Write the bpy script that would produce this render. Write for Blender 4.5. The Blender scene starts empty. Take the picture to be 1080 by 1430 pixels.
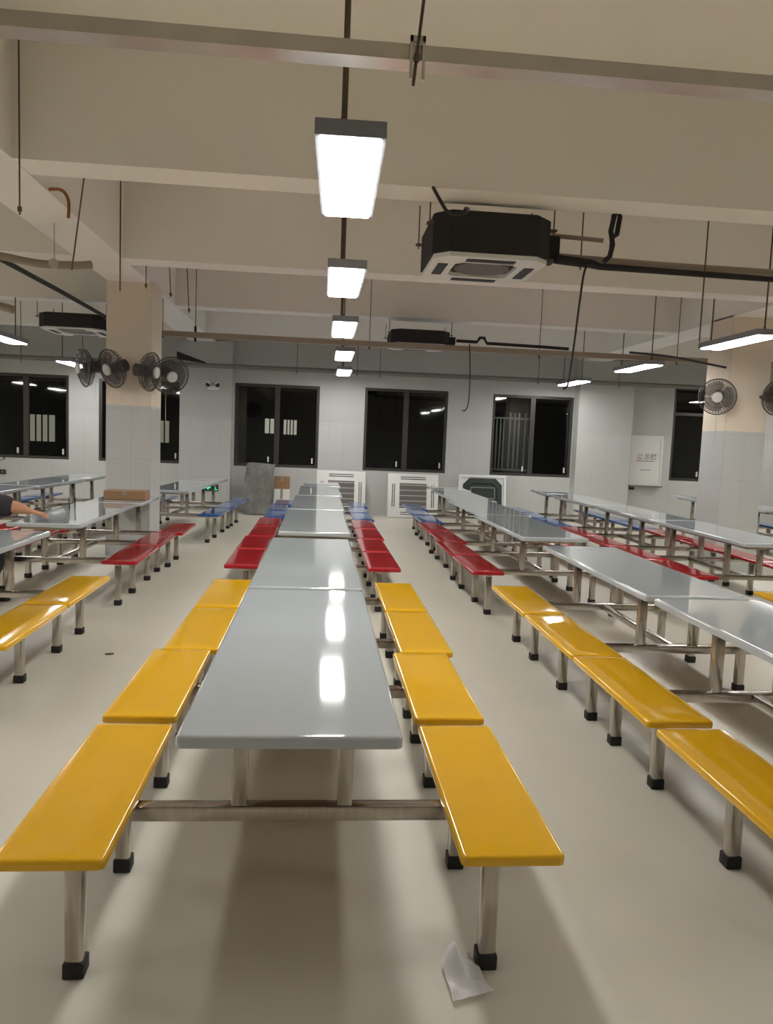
import bpy, bmesh, math, random
from mathutils import Vector, Matrix
random.seed(7)
PI = math.pi
SC = bpy.context.scene
COL = SC.collection

# ------------------------------------------------------------------ materials
def srgb(r, g, b):
    f = lambda c: (c/255/12.92) if c/255 <= .04045 else ((c/255+.055)/1.055)**2.4
    return (f(r), f(g), f(b), 1)

def mat(name, col, rough=.5, metal=0., spec=.5, coat=0., noise=0., nscale=4., bump=0., bscale=60., stretch=None):
    m = bpy.data.materials.new(name); m.use_nodes = True
    nt = m.node_tree; b = nt.nodes['Principled BSDF']
    b.inputs['Base Color'].default_value = col
    b.inputs['Roughness'].default_value = rough
    b.inputs['Metallic'].default_value = metal
    b.inputs['Specular IOR Level'].default_value = spec
    if coat:
        b.inputs['Coat Weight'].default_value = coat
        b.inputs['Coat Roughness'].default_value = .04
    tc = nt.nodes.new('ShaderNodeTexCoord')
    src = tc.outputs['Object']
    if stretch:
        mp = nt.nodes.new('ShaderNodeMapping'); mp.inputs['Scale'].default_value = stretch
        nt.links.new(src, mp.inputs['Vector']); src = mp.outputs['Vector']
    if noise:
        n = nt.nodes.new('ShaderNodeTexNoise'); n.inputs['Scale'].default_value = nscale
        n.inputs['Detail'].default_value = 5
        nt.links.new(src, n.inputs['Vector'])
        r = nt.nodes.new('ShaderNodeMapRange')
        r.inputs['From Min'].default_value = .25; r.inputs['From Max'].default_value = .75
        r.inputs['To Min'].default_value = 1-noise; r.inputs['To Max'].default_value = 1+noise
        nt.links.new(n.outputs['Fac'], r.inputs['Value'])
        mx = nt.nodes.new('ShaderNodeVectorMath'); mx.operation = 'SCALE'
        mx.inputs[0].default_value = col[:3]
        nt.links.new(r.outputs['Result'], mx.inputs['Scale'])
        nt.links.new(mx.outputs['Vector'], b.inputs['Base Color'])
    if bump:
        n2 = nt.nodes.new('ShaderNodeTexNoise'); n2.inputs['Scale'].default_value = bscale
        nt.links.new(src, n2.inputs['Vector'])
        bp = nt.nodes.new('ShaderNodeBump'); bp.inputs['Strength'].default_value = bump
        bp.inputs['Distance'].default_value = .02
        nt.links.new(n2.outputs['Fac'], bp.inputs['Height'])
        nt.links.new(bp.outputs['Normal'], b.inputs['Normal'])
    return m

def emit(name, col, s):
    m = bpy.data.materials.new(name); m.use_nodes = True
    nt = m.node_tree; nt.nodes.clear()
    e = nt.nodes.new('ShaderNodeEmission'); e.inputs['Color'].default_value = col
    e.inputs['Strength'].default_value = s
    o = nt.nodes.new('ShaderNodeOutputMaterial'); nt.links.new(e.outputs[0], o.inputs[0])
    return m

def glass(name, tint, refl=1.):
    m = bpy.data.materials.new(name); m.use_nodes = True
    nt = m.node_tree; nt.nodes.clear()
    t = nt.nodes.new('ShaderNodeBsdfTransparent'); t.inputs['Color'].default_value = tint
    g = nt.nodes.new('ShaderNodeBsdfGlossy'); g.inputs['Roughness'].default_value = .03
    f = nt.nodes.new('ShaderNodeFresnel'); f.inputs['IOR'].default_value = 1.5
    mu = nt.nodes.new('ShaderNodeMath'); mu.operation = 'MULTIPLY'; mu.inputs[1].default_value = refl
    mu.use_clamp = True
    mx = nt.nodes.new('ShaderNodeMixShader'); o = nt.nodes.new('ShaderNodeOutputMaterial')
    nt.links.new(f.outputs[0], mu.inputs[0]); nt.links.new(mu.outputs[0], mx.inputs[0])
    nt.links.new(t.outputs[0], mx.inputs[1]); nt.links.new(g.outputs[0], mx.inputs[2])
    nt.links.new(mx.outputs[0], o.inputs[0])
    return m

def smoky(name, col, clear):
    m = mat(name, col, .35); nt = m.node_tree; b = nt.nodes['Principled BSDF']
    t = nt.nodes.new('ShaderNodeBsdfTransparent'); mx = nt.nodes.new('ShaderNodeMixShader')
    mx.inputs[0].default_value = clear
    out = [n for n in nt.nodes if n.type == 'OUTPUT_MATERIAL'][0]
    nt.links.new(b.outputs[0], mx.inputs[1]); nt.links.new(t.outputs[0], mx.inputs[2]); nt.links.new(mx.outputs[0], out.inputs[0])
    return m

def wall_material(name='wall_paint_and_tile', split=1.84, pa=(187, 187, 184), pb=(193, 193, 190)):
    """white paint above, glossier white tile with fine joints below `split` (world height)."""
    m = bpy.data.materials.new(name); m.use_nodes = True
    nt = m.node_tree; N = nt.nodes; L = nt.links; b = N['Principled BSDF']
    geo = N.new('ShaderNodeNewGeometry'); sep = N.new('ShaderNodeSeparateXYZ')
    L.new(geo.outputs['Position'], sep.inputs[0])
    gt = N.new('ShaderNodeMath'); gt.operation = 'GREATER_THAN'; gt.inputs[1].default_value = split
    L.new(sep.outputs['Z'], gt.inputs[0])
    add = N.new('ShaderNodeMath'); add.operation = 'ADD'
    L.new(sep.outputs['X'], add.inputs[0]); L.new(sep.outputs['Y'], add.inputs[1])
    cmb = N.new('ShaderNodeCombineXYZ'); L.new(add.outputs[0], cmb.inputs[0]); L.new(sep.outputs['Z'], cmb.inputs[1])
    br = N.new('ShaderNodeTexBrick'); br.offset = 0
    br.inputs['Scale'].default_value = 1; br.inputs['Brick Width'].default_value = .3
    br.inputs['Row Height'].default_value = .6; br.inputs['Mortar Size'].default_value = .0025
    br.inputs['Color1'].default_value = srgb(196, 197, 194); br.inputs['Color2'].default_value = srgb(193, 195, 192)
    br.inputs['Mortar'].default_value = srgb(176, 176, 172)
    L.new(cmb.outputs[0], br.inputs['Vector'])
    n = N.new('ShaderNodeTexNoise'); n.inputs['Scale'].default_value = 1.3; n.inputs['Detail'].default_value = 4
    L.new(geo.outputs['Position'], n.inputs['Vector'])
    cr = N.new('ShaderNodeMix'); cr.data_type = 'RGBA'
    cr.inputs['A'].default_value = srgb(*pa); cr.inputs['B'].default_value = srgb(*pb)
    L.new(n.outputs['Fac'], cr.inputs['Factor'])
    mx = N.new('ShaderNodeMix'); mx.data_type = 'RGBA'
    L.new(gt.outputs[0], mx.inputs['Factor']); L.new(br.outputs['Color'], mx.inputs['A']); L.new(cr.outputs['Result'], mx.inputs['B'])
    L.new(mx.outputs['Result'], b.inputs['Base Color'])
    r = N.new('ShaderNodeMapRange'); r.inputs['To Min'].default_value = .28; r.inputs['To Max'].default_value = .8
    L.new(gt.outputs[0], r.inputs['Value']); L.new(r.outputs['Result'], b.inputs['Roughness'])
    return m

M = {}
M['floor'] = mat('floor_beige_epoxy', srgb(206, 201, 186), .36, 0, .45, noise=.045, nscale=1.1, bump=.02, bscale=9)
M['ceiling'] = mat('ceiling_cream_plaster', srgb(240, 236, 228), .9, 0, .1, noise=.02, nscale=.8)
M['wall'] = wall_material()
M['column'] = wall_material('column_cream_paint_and_tile', 1.84, (226, 212, 192), (230, 217, 198))
M['top'] = mat('table_top_pale_grey_fibreglass', srgb(186, 193, 196), .06, 0, .5, coat=.5, noise=.012, nscale=2)
M['yellow'] = mat('seat_yellow_fibreglass', srgb(238, 182, 16), .13, 0, .5, coat=.4, noise=.02, nscale=3)
M['red'] = mat('seat_red_fibreglass', srgb(172, 24, 36), .14, 0, .5, coat=.4, noise=.02, nscale=3)
M['blue'] = mat('seat_blue_fibreglass', srgb(26, 84, 156), .14, 0, .5, coat=.4, noise=.02, nscale=3)
M['steel'] = mat('stainless_tube', (.52, .48, .43, 1), .22, 1, noise=.12, nscale=6, stretch=(9, 9, 1))
M['board'] = mat('brown_bounce_cut', srgb(112, 86, 62), .8, noise=.15, nscale=9)  # brown underside added to cut light bounced beneath table tops and seats
M['cap'] = mat('black_rubber', srgb(28, 26, 25), .6)
M['frame'] = mat('dark_bronze_aluminium', srgb(66, 62, 58), .4, .2)
M['glass'] = glass('window_glass', (.8, .82, .8, 1), 1.5)
M['clear'] = glass('clear_glass', (.93, .95, .94, 1), 1.)
M['white'] = mat('white_plastic', srgb(226, 226, 222), .4)
M['grille'] = mat('grey_grille', srgb(104, 98, 94), .6)
M['slot'] = mat('dark_slot', srgb(38, 37, 37), .6)
M['black'] = mat('black_foam', srgb(34, 31, 32), .75, bump=.1, bscale=30)
M['housing'] = mat('grey_lamp_housing', srgb(140, 142, 148), .45, .2)
M['lamp'] = emit('lamp_diffuser', (1., .985, .96, 1), 37)
M['galv'] = mat('galvanised_steel', (.58, .55, .5, 1), .28, 1, noise=.1, nscale=7)
M['tan'] = mat('tan_conduit', srgb(150, 137, 120), .6)
M['grey'] = mat('grey_pipe_paint', srgb(128, 124, 118), .5)
M['rod'] = mat('threaded_rod', srgb(96, 84, 72), .5, .5)
M['cable'] = mat('black_cable', srgb(30, 27, 26), .55)
M['fan'] = mat('dark_grey_fan', srgb(66, 62, 60), .5)
M['blade'] = smoky('smoky_fan_blade', srgb(96, 90, 86), .4)
M['hub'] = mat('pale_fan_badge', srgb(198, 195, 190), .45)
M['wrap'] = mat('grey_plastic_wrap', srgb(120, 119, 114), .32, 0, .6, noise=.35, nscale=6, bump=.9, bscale=11)
M['card'] = mat('brown_cardboard', srgb(150, 116, 84), .8, noise=.06, nscale=6)
M['green'] = emit('green_exit_glow', (.03, 1., .42, 1), 1.6)
M['darkgreen'] = mat('dark_green_back', srgb(34, 46, 40), .5)
M['paper'] = mat('white_tissue', srgb(250, 247, 246), .8, bump=.25, bscale=30)
M['skin'] = mat('skin', srgb(205, 152, 118), .5)
M['jacket'] = mat('dark_jacket', srgb(50, 49, 53), .8, bump=.25, bscale=18)
M['trouser'] = mat('dark_trousers', srgb(44, 46, 56), .85)
M['hair'] = mat('black_hair', srgb(24, 21, 20), .55)
M['facade'] = mat('night_facade', srgb(46, 46, 44), .9)
M['lit'] = emit('lit_window', (1, .95, .82, 1), .55)
M['lit_dim'] = emit('lit_window_dim', (1, .93, .75, 1), .3)
M['red_print'] = mat('red_print', srgb(170, 62, 66), .6)
M['grey_print'] = mat('grey_print', srgb(96, 92, 90), .6)
M['brass'] = mat('copper_bend', srgb(150, 96, 52), .4, .6)
M['scrap'] = mat('dark_scrap', srgb(60, 48, 38), .8)

# ------------------------------------------------------------------ mesh helpers
def bm_box(bm, c, s, rot=None):
    r = bmesh.ops.create_cube(bm, size=1)
    mx = Matrix.Translation(c) @ (rot.to_4x4() if rot else Matrix.Identity(4)) @ Matrix.Diagonal((s[0], s[1], s[2], 1))
    bmesh.ops.transform(bm, matrix=mx, verts=r['verts'])
    return r['verts']

def bm_range(bm, x0, x1, y0, y1, z0, z1):
    return bm_box(bm, ((x0+x1)/2, (y0+y1)/2, (z0+z1)/2), (x1-x0, y1-y0, z1-z0))

def bm_bevel_box(bm, c, s, b, seg=2, rot=None):
    t = bmesh.new(); bm_box(t, (0, 0, 0), s)
    bmesh.ops.bevel(t, geom=t.edges[:], offset=b, segments=seg, affect='EDGES', profile=.5)
    bmesh.ops.transform(t, matrix=Matrix.Translation(c) @ (rot.to_4x4() if rot else Matrix.Identity(4)), verts=t.verts)
    me = bpy.data.meshes.new('tmp'); t.to_mesh(me); t.free(); bm.from_mesh(me); bpy.data.meshes.remove(me)

def bm_cyl(bm, p0, p1, r0, r1=None, seg=12, cap=True):
    p0 = Vector(p0); p1 = Vector(p1); d = p1-p0
    r = bmesh.ops.create_cone(bm, cap_ends=cap, cap_tris=False, segments=seg, radius1=r0, radius2=r0 if r1 is None else r1, depth=d.length)
    q = Vector((0, 0, 1)).rotation_difference(d.normalized())
    bmesh.ops.transform(bm, matrix=Matrix.Translation((p0+p1)/2) @ q.to_matrix().to_4x4(), verts=r['verts'])

def bm_tube(bm, pts, r, seg=8, closed=False):
    pts = [Vector(p) for p in pts]; n = len(pts); rings = []
    up = Vector((0, 0, 1)); prev = None
    for i, p in enumerate(pts):
        a = pts[i-1] if (i > 0 or closed) else p
        b = pts[(i+1) % n] if (i < n-1 or closed) else p
        t = (b-a).normalized()
        if prev is None:
            nrm = t.cross(up)
            if nrm.length < 1e-3: nrm = t.cross(Vector((1, 0, 0)))
            nrm.normalize()
        else:
            nrm = (prev-t*prev.dot(t)).normalized()
        prev = nrm; bn = t.cross(nrm)
        rr = r[i] if isinstance(r, (list, tuple)) else r
        rings.append([bm.verts.new(p+nrm*rr*math.cos(2*PI*k/seg)+bn*rr*math.sin(2*PI*k/seg)) for k in range(seg)])
    m = n if closed else n-1
    for i in range(m):
        A = rings[i]; B = rings[(i+1) % n]
        for k in range(seg):
            bm.faces.new((A[k], A[(k+1) % seg], B[(k+1) % seg], B[k]))
    if not closed:
        bm.faces.new(rings[0][::-1]); bm.faces.new(rings[-1])

def smooth_path(pts, sub=6):
    pts = [Vector(p) for p in pts]; out = []
    for i in range(len(pts)-1):
        p0 = pts[max(i-1, 0)]; p1 = pts[i]; p2 = pts[i+1]; p3 = pts[min(i+2, len(pts)-1)]
        for k in range(sub):
            t = k/sub
            out.append(.5*((2*p1)+(p2-p0)*t+(2*p0-5*p1+4*p2-p3)*t*t+(3*p1-p0-3*p2+p3)*t**3))
    out.append(pts[-1]); return out

def bm_slab(bm, x0, x1, y0, y1, z0, z1, r, b=.012, crown=0.):
    """flat moulded slab with rounded corners (radius r) and rolled edges (b)."""
    def ring(ins, z):
        rr = max(r-ins, .002); vs = []
        for cx, cy, a0 in ((x1-ins-rr, y1-ins-rr, 0), (x0+ins+rr, y1-ins-rr, PI/2), (x0+ins+rr, y0+ins+rr, PI), (x1-ins-rr, y0+ins+rr, 1.5*PI)):
            for k in range(6):
                a = a0+PI/2*k/5
                vs.append(bm.verts.new((cx+rr*math.cos(a), cy+rr*math.sin(a), z)))
        return vs
    prof = [(.006, z0), (.001, z0+.003)]
    for k in range(6):
        a = PI/2*k/5
        prof.append((b*(1-math.cos(a)), z1-crown-b+b*math.sin(a)))
    if crown: prof += [(b+.02, z1-crown*.45), (b+.045, z1-crown*.12), (b+.075, z1)]
    prof.append((prof[-1][0]+.004, z1))
    rs = [ring(i, z) for i, z in prof]
    for A, B in zip(rs, rs[1:]):
        for k in range(24):
            bm.faces.new((A[k], A[(k+1) % 24], B[(k+1) % 24], B[k]))
    fb = bm.faces.new(rs[0][::-1]); fb.material_index = 1; bm.faces.new(rs[-1])

def mesh(name, bm, m, smooth=True, angle=35):
    bmesh.ops.recalc_face_normals(bm, faces=bm.faces[:])
    me = bpy.data.meshes.new(name); bm.to_mesh(me); bm.free()
    for x in (m if isinstance(m, (list, tuple)) else [m]): me.materials.append(x)
    if smooth:
        me.shade_smooth() if hasattr(me, 'shade_smooth') else None
        try: me.set_sharp_from_angle(angle=math.radians(angle))
        except Exception: pass
    return me

def link(name, me, parent=None, loc=(0, 0, 0), rot=(0, 0, 0)):
    o = bpy.data.objects.new(name, me); COL.objects.link(o)
    o.location = loc; o.rotation_euler = rot
    if parent is not None: o.parent = parent
    return o

def obj(name, bm, m, parent=None, loc=(0, 0, 0), rot=(0, 0, 0), smooth=True):
    return link(name, mesh(name, bm, m, smooth), parent, loc, rot)

def tag(o, label, cat, group=None):
    o['label'] = label; o['category'] = cat
    if group: o['group'] = group
    return o

def thing(name, label, cat, loc=(0, 0, 0), rot=(0, 0, 0), group=None):
    return tag(link(name, None, None, loc, rot), label, cat, group)

def struct(name, bm, m, parent=None, smooth=False):
    o = obj(name, bm, m, parent, smooth=smooth)
    if parent is None: o['kind'] = 'structure'
    return o

def dup(root, loc, rot, label, group=None):
    r = root.copy(); COL.objects.link(r); r.location = loc; r.rotation_euler = rot; r['label'] = label
    if group: r['group'] = group
    for ch in list(root.children):
        c = ch.copy(); COL.objects.link(c); c.parent = r
        for g in list(ch.children):
            d = g.copy(); COL.objects.link(d); d.parent = c
    return r

# ------------------------------------------------------------------ room shell
XL, XR, YF, YB, ZC, ZB = -12.6, 13.2, -8.0, 15.45, 4.1, 3.3
bm = bmesh.new(); bm_range(bm, XL-.2, XR+.2, YF-.2, YB+.2, -.15, 0); struct('floor', bm, M['floor'])
bm = bmesh.new(); bm_range(bm, XL-.2, XR+.2, YF-.2, YB+.2, ZC, ZC+.15); struct('ceiling', bm, M['ceiling'])
bm = bmesh.new(); bm_range(bm, XL-.2, XL, YF-.2, YB+.2, 0, ZC); struct('wall_left', bm, M['wall'])
bm = bmesh.new(); bm_range(bm, XR, XR+.2, YF-.2, YB+.2, 0, ZC); struct('wall_right', bm, M['wall'])
bm = bmesh.new(); bm_range(bm, XL, XR, YF-.2, YF, 0, ZC); struct('wall_front', bm, M['wall'])
WINS = [(-6.58, -4.93, .91, 2.55, -5.75), (-4.36, -2.76, .91, 2.52, -3.56), (-1.73, -.05, .91, 2.56, -.89), (.86, 2.56, .91, 2.58, 1.71),
        (3.49, 5.19, .91, 2.57, 4.34), (7.34, 8.95, .93, 2.88, 8.12)]
bm = bmesh.new(); x = XL
for (a, b, s, t, mid) in WINS:
    bm_range(bm, x, a, YB, YB+.2, 0, ZC)
    bm_range(bm, a, b, YB, YB+.2, 0, s)
    bm_range(bm, a, b, YB, YB+.2, t, ZC)
    x = b
bm_range(bm, x, XR, YB, YB+.2, 0, ZC)
bmesh.ops.remove_doubles(bm, verts=bm.verts[:], dist=1e-4)
struct('wall_back', bm, M['wall'])
for i, (a, b) in enumerate(((-2.75, -1.76), (5.2, 6.34))):
    bm = bmesh.new(); bm_range(bm, a, b, YB-.3, YB, 0, ZB+.02); struct('pillar', bm, M['wall'])
for (a, b) in ((-2.6, -2.07), (5.22, 5.78)):
    bm = bmesh.new(); bm_range(bm, a, b, 9.5, 10.1, 0, ZB+.02)
    bmesh.ops.bevel(bm, geom=[e for e in bm.edges if abs(e.verts[0].co.z-e.verts[1].co.z) > 1], offset=.01, segments=2, affect='EDGES')
    struct('column', bm, M['column'])
for (a, b) in ((-2.58, -2.09), (5.22, 5.76)):
    bm = bmesh.new(); bm_range(bm, a, b, YF, YB, ZB, ZC); struct('beam', bm, M['ceiling'])
for y in (-.25, 2.58, 5.41, 8.24, 11.07, 13.9):
    for a, b in ((XL, -2.58), (-2.09, 5.22), (5.76, XR)):
        bm = bmesh.new(); bm_range(bm, a, b, y, y+.32, ZB+.005, ZC); struct('beam', bm, M['ceiling'])

# windows: frame, two sliding sashes, panes, handles
def window(n, a, b, s, t, mid, transom=None):
    y0, y1 = YB+.03, YB+.1
    bm = bmesh.new(); w = .055
    bm_range(bm, a, b, y0-.01, y1+.01, s, s+w); bm_range(bm, a, b, y0-.01, y1+.01, t-w, t)
    bm_range(bm, a, a+w, y0-.01, y1+.01, s+w, t-w); bm_range(bm, b-w, b, y0-.01, y1+.01, s+w, t-w)
    bm_range(bm, mid-.05, mid+.05, y0, y1, s+w, (transom or t-w))
    if transom: bm_range(bm, a+w, b-w, y0-.01, y1, transom-.03, transom+.03)
    bmesh.ops.remove_doubles(bm, verts=bm.verts[:], dist=1e-4)
    f = struct('window_%d' % n, bm, M['frame'])
    tt = (transom-.03) if transom else t-w
    panes = [(a+w, mid-.05, s+w, tt), (mid+.05, b-w, s+w, tt)]
    if transom: panes.append((a+w, b-w, transom+.03, t-w))
    for (p, q, u, v) in panes:
        bm = bmesh.new(); bm_range(bm, p+.001, q-.001, y0+.03, y0+.036, u+.001, v-.001); obj('pane', bm, M['glass'], f)
    for hx in (mid-.16, b-.12):
        bm = bmesh.new(); bm_bevel_box(bm, (hx, y0+.005, s+.15), (.03, .03, .11), .006); obj('handle', bm, M['white'], f)
for i, wv in enumerate(WINS): window(i+1, *wv, transom=2.33 if i == 5 else None)

# ------------------------------------------------------------------ canteen tables with fixed benches
TW, SW, SO, LO = .305, .148, .63, .595      # half table width, half seat width, seat offset, leg offset
ZT, ZS = .755, .418
def leg_bm(z0, z1, s=.05):
    bm = bmesh.new(); bm_bevel_box(bm, (0, 0, (z0+z1)/2), (s, s, z1-z0), .006, 2); return bm
def cap_bm():
    bm = bmesh.new(); bm_bevel_box(bm, (0, 0, .024), (.06, .06, .048), .005, 2); return bm
def seat_bm():
    bm = bmesh.new(); bm_slab(bm, -SW, SW, 0, .975, ZS-.036, ZS, .02, .011, .004); return bm
ME = dict(
    top=mesh('table_top', (lambda b: (bm_slab(b, -TW, TW, 0, 1.972, ZT-.036, ZT, .022, .013), b)[1])(bmesh.new()), [M['top'], M['board']]),
    halftop=mesh('table_top', (lambda b: (bm_slab(b, -TW, TW, 0, .99, ZT-.036, ZT, .022, .013), b)[1])(bmesh.new()), [M['top'], M['board']]),
    bleg=mesh('bench_leg', leg_bm(.02, ZS-.066), M['steel']),
    cap=mesh('foot_cap', cap_bm(), M['cap']),
    tleg=mesh('table_leg', leg_bm(.375, ZT-.066, .05), M['steel']),
)
for c in ('yellow', 'red', 'blue'): ME[c] = mesh('bench_seat', seat_bm(), [M[c], M['board']])
def bar_mesh(name, s):
    bm = bmesh.new(); bm_bevel_box(bm, (0, 0, 0), s, .005, 2); return mesh(name, bm, M['steel'])
ME['cross'] = bar_mesh('crossbar', (2*SO+.1, .05, .05))
ME['srail'] = bar_mesh('seat_rail', (.05, .8, .03))
ME['stretch'] = bar_mesh('stretcher', (.045, 1.1, .04))
def top_frame_mesh(L):
    bm = bmesh.new()
    for s in (-1, 1): bm_box(bm, (s*.2, L/2, ZT-.051), (.035, L-.2, .03))
    for y in ((.12, L/2, L-.12) if L > 1.5 else (.12, L-.12)): bm_box(bm, (0, y, ZT-.051), (.366, .035, .03))
    return mesh('top_frame', bm, M['steel'], False)
ME['tframe'] = top_frame_mesh(1.972); ME['htframe'] = top_frame_mesh(.99)
GR = {'yellow': 'tables with yellow benches', 'red': 'tables with red benches', 'blue': 'tables with blue benches'}
def unit(color, x, y, label, yaw=0., half=False, topx=0., topy=0., jit=(0, 0), by2=1.005, stretch=True):
    t = thing('canteen_table', label, 'table', (x, y, 0), (0, 0, yaw), GR[color])
    link('table_top', ME['halftop' if half else 'top'], t, (topx, topy, 0))
    link('top_frame', ME['htframe' if half else 'tframe'], t, (topx, topy, 0))
    benches = [0.0] if half else [0.0, by2]
    legs = [(.13, .66)] if half else [(.13, .66), (1.31, 1.81)]
    bars = [.395] if half else [.395, 1.56]
    for bi, by in enumerate(benches):
        for s in (-1, 1):
            link('bench_seat', ME[color], t, (s*SO+jit[bi], by, 0))
            link('seat_rail', ME['srail'], t, (s*LO, by+.4925, ZS-.051))
            for ly in legs[bi]:
                l = link('bench_leg', ME['bleg'], t, (s*LO, ly, 0))
                link('foot_cap', ME['cap'], l)
        link('crossbar', ME['cross'], t, (0, bars[bi], .35))
        for s in (-1, 1):
            link('table_leg', ME['tleg'], t, (s*.168+topx*.6, bars[bi], 0))
    if stretch and not half: link('stretcher', ME['stretch'], t, (0, (bars[0]+bars[1])/2, .35))
    return t

S = 'pale grey canteen table with '
unit('yellow', -.056, 1.97, S+'yellow benches, front of the middle row, nearest the camera', jit=(0, -.004), by2=1.045, stretch=False)
unit('yellow', -.056, 3.997, S+'yellow benches, second in the middle row, before the red benches', jit=(.035, .035), topx=.0)
unit('red', -.03, 6.62, S+'red benches, middle row, just behind its yellow benches', .006, topy=-.26)
unit('red', -.015, 8.61, S+'red benches, middle row, second red one before the blue', .006, topy=-.22)
unit('blue', .01, 10.6, S+'blue benches, middle row, right behind its red benches', .012, topy=-.2)
unit('blue', .035, 12.6, 'short grey table with blue benches at the far end of the middle row', .012, half=True, topy=-.2)
unit('yellow', 2.19, 1.95, S+'yellow benches, first right row, nearest, cut by photo edge', topx=-.06, by2=1.045)
unit('yellow', 2.19, 3.985, S+'yellow benches, first right row, farther of its two yellow ones', topx=-.075)
unit('red', 2.16, 6.6, S+'red benches, first row to the right, nearer red one', .014, topx=-.08, topy=-.15)
unit('red', 2.2, 8.58, S+'red benches, first row to the right, second red one', .014, topx=-.08, topy=-.14)
unit('blue', 2.25, 10.56, S+'blue benches, first row to the right, nearer blue one', .018, topx=-.07, topy=-.14)
unit('blue', 2.29, 12.55, 'short grey table with blue benches at the end of the first right row', .018, half=True, topx=-.07, topy=-.1)
unit('yellow', 4.42, 4.0, S+'yellow benches, mostly beyond the right edge of the photo')
unit('red', 4.19, 6.62, S+'red benches, second right row, beside right column', -.006, topx=-.07, topy=-.17)
unit('red', 4.18, 8.6, S+'red benches, second right row, behind its nearer red table', -.006, topx=-.06, topy=-.16)
unit('blue', 4.17, 10.58, S+'blue benches, second row to the right', 0, topx=-.05, topy=-.16)
unit('blue', 4.17, 12.57, 'short grey table with blue benches at the end of the second right row', 0, half=True, topx=-.05, topy=-.1)
unit('blue', 6.72, 10.4, S+'blue benches, farthest right row, behind the right column')
unit('blue', 6.72, 12.4, 'short grey table end with blue benches, left of the far right window', 0, half=True)
unit('yellow', -2.37, 4.0, S+'yellow benches at the left edge of the photo', .0, topx=.03)
unit('red', -2.34, 6.66, S+'red benches at left, the person leans on it', .008, topx=.08, topy=-.22)
unit('red', -2.3, 8.655, 'short grey table with red bench in front of the left column', .008, half=True, topx=.06, topy=-.2)
unit('blue', -2.16, 10.75, S+'blue benches, just behind the left column', -.05, topx=.12, topy=-.25)
unit('blue', -2.06, 12.75, 'short grey table with blue benches beside the grey wrapped bundle', -.05, half=True, topx=.12, topy=-.22)
unit('red', -4.14, 8.6, S+'red benches, far left row, nearer one', -.03, topx=.03, topy=-.1)
unit('blue', -4.07, 10.6, S+'blue benches, far left row, under the left window', -.04, topx=.05, topy=-.1)
unit('blue', -3.98, 12.58, 'short grey table with blue benches, end of the far left row', -.04, half=True, topx=.05, topy=-.1)

# ------------------------------------------------------------------ hanging lamps
def lamp_proto():
    t = thing('pendant_panel_lamp', '', 'lamp')
    W, L = .272, 1.22
    bm = bmesh.new()
    bm_range(bm, -W/2, W/2, -L/2, L/2, .045, .06)
    for s in (-1, 1):
        bm_range(bm, s*W/2-(.014 if s > 0 else 0), s*W/2+(.014 if s < 0 else 0), -L/2, L/2, 0, .045)
        bm_range(bm, -W/2+.014, W/2-.014, s*L/2-(.02 if s > 0 else 0), s*L/2+(.02 if s < 0 else 0), 0, .045)
    bmesh.ops.remove_doubles(bm, verts=bm.verts[:], dist=1e-4)
    obj('housing', bm, M['housing'], t, smooth=False)
    bm = bmesh.new(); bm_range(bm, -W/2+.022, W/2-.022, -L/2+.03, L/2-.03, -.01, .03)  # lowered below the housing so its glowing sides add light on the beams
    obj('diffuser', bm, M['lamp'], t, smooth=False)
    for s in (-1, 1):
        bm = bmesh.new(); top = 1.35
        xo = -.022 if s > 0 else -.03
        bm_cyl(bm, (xo, s*(L/2-.07), .06), (xo, s*(L/2-.07), .09), .016, .01)
        bm_cyl(bm, (xo, s*(L/2-.07), .085), (xo, s*(L/2-.07), top), .008, seg=8)
        obj('suspension_rod', bm, M['rod'], t)
    return t
LP = lamp_proto(); lamps = []
LAMPS = [(.088, 3.59, 2.708, 'lit white panel lamp hanging nearest above the middle row'),
         (.145, 6.0, 2.735, 'lit panel lamp, second one of the line over the middle row'),
         (.215, 8.63, 2.75, 'lit panel lamp, third one of the line over the middle row'),
         (.298, 11.21, 2.735, 'lit panel lamp, fourth one of the line over the middle row'),
         (.38, 14.06, 2.735, 'small lit panel lamp at far end of the middle line, nearest the window wall'),
         (4.45, 7.98, 2.745, 'long lit panel lamp at the right edge, beside the right column'),
         (4.62, 11.0, 2.745, 'lit panel lamp at right, second from the right column'),
         (4.7, 14.1, 2.745, 'lit panel lamp above the right end window with bars'),
         (4.4, 4.55, 2.745, 'lit panel lamp beyond the right edge, above the yellow benches'),
         (4.4, 1.8, 2.745, 'lit panel lamp beyond the right edge, nearest'),
         (-4.42, 14.15, 2.66, 'small lit panel lamp left of the wall fans'),
         (-4.25, 10.6, 2.68, 'lit panel lamp cut by the left edge of the photo'),
         (-4.25, 7.3, 2.7, 'lit panel lamp beyond the left edge, near the person'),
         (-4.25, 4.2, 2.7, 'lit panel lamp beyond the left edge, above the yellow benches'),
         (-4.25, 1.2, 2.7, 'lit panel lamp beyond the left edge, nearest'),
         (4.4, -1.4, 2.745, 'lit panel lamp behind the camera at right'),
         (-4.25, -1.7, 2.7, 'lit panel lamp behind the camera at left')]
for sx, ys in ((-8.4, (3.0, 5.8, 8.5, 11.2)), (8.8, (5.0, 8.0, 11.0, 14.1))):
    for k, yy in enumerate(ys):
        LAMPS.append((sx, yy, 2.72, 'lit panel lamp of the outermost %s line, number %d from the front' % ('left' if sx < 0 else 'right', k+1)))
for i, (x, y, z, lb) in enumerate(LAMPS):
    if i == 0:
        LP.location = (x, y, z); LP['label'] = lb; LP['group'] = 'hanging panel lamps'
    else: dup(LP, (x, y, z), (.02 if i == 1 else 0, 0, 0), lb)
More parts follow.
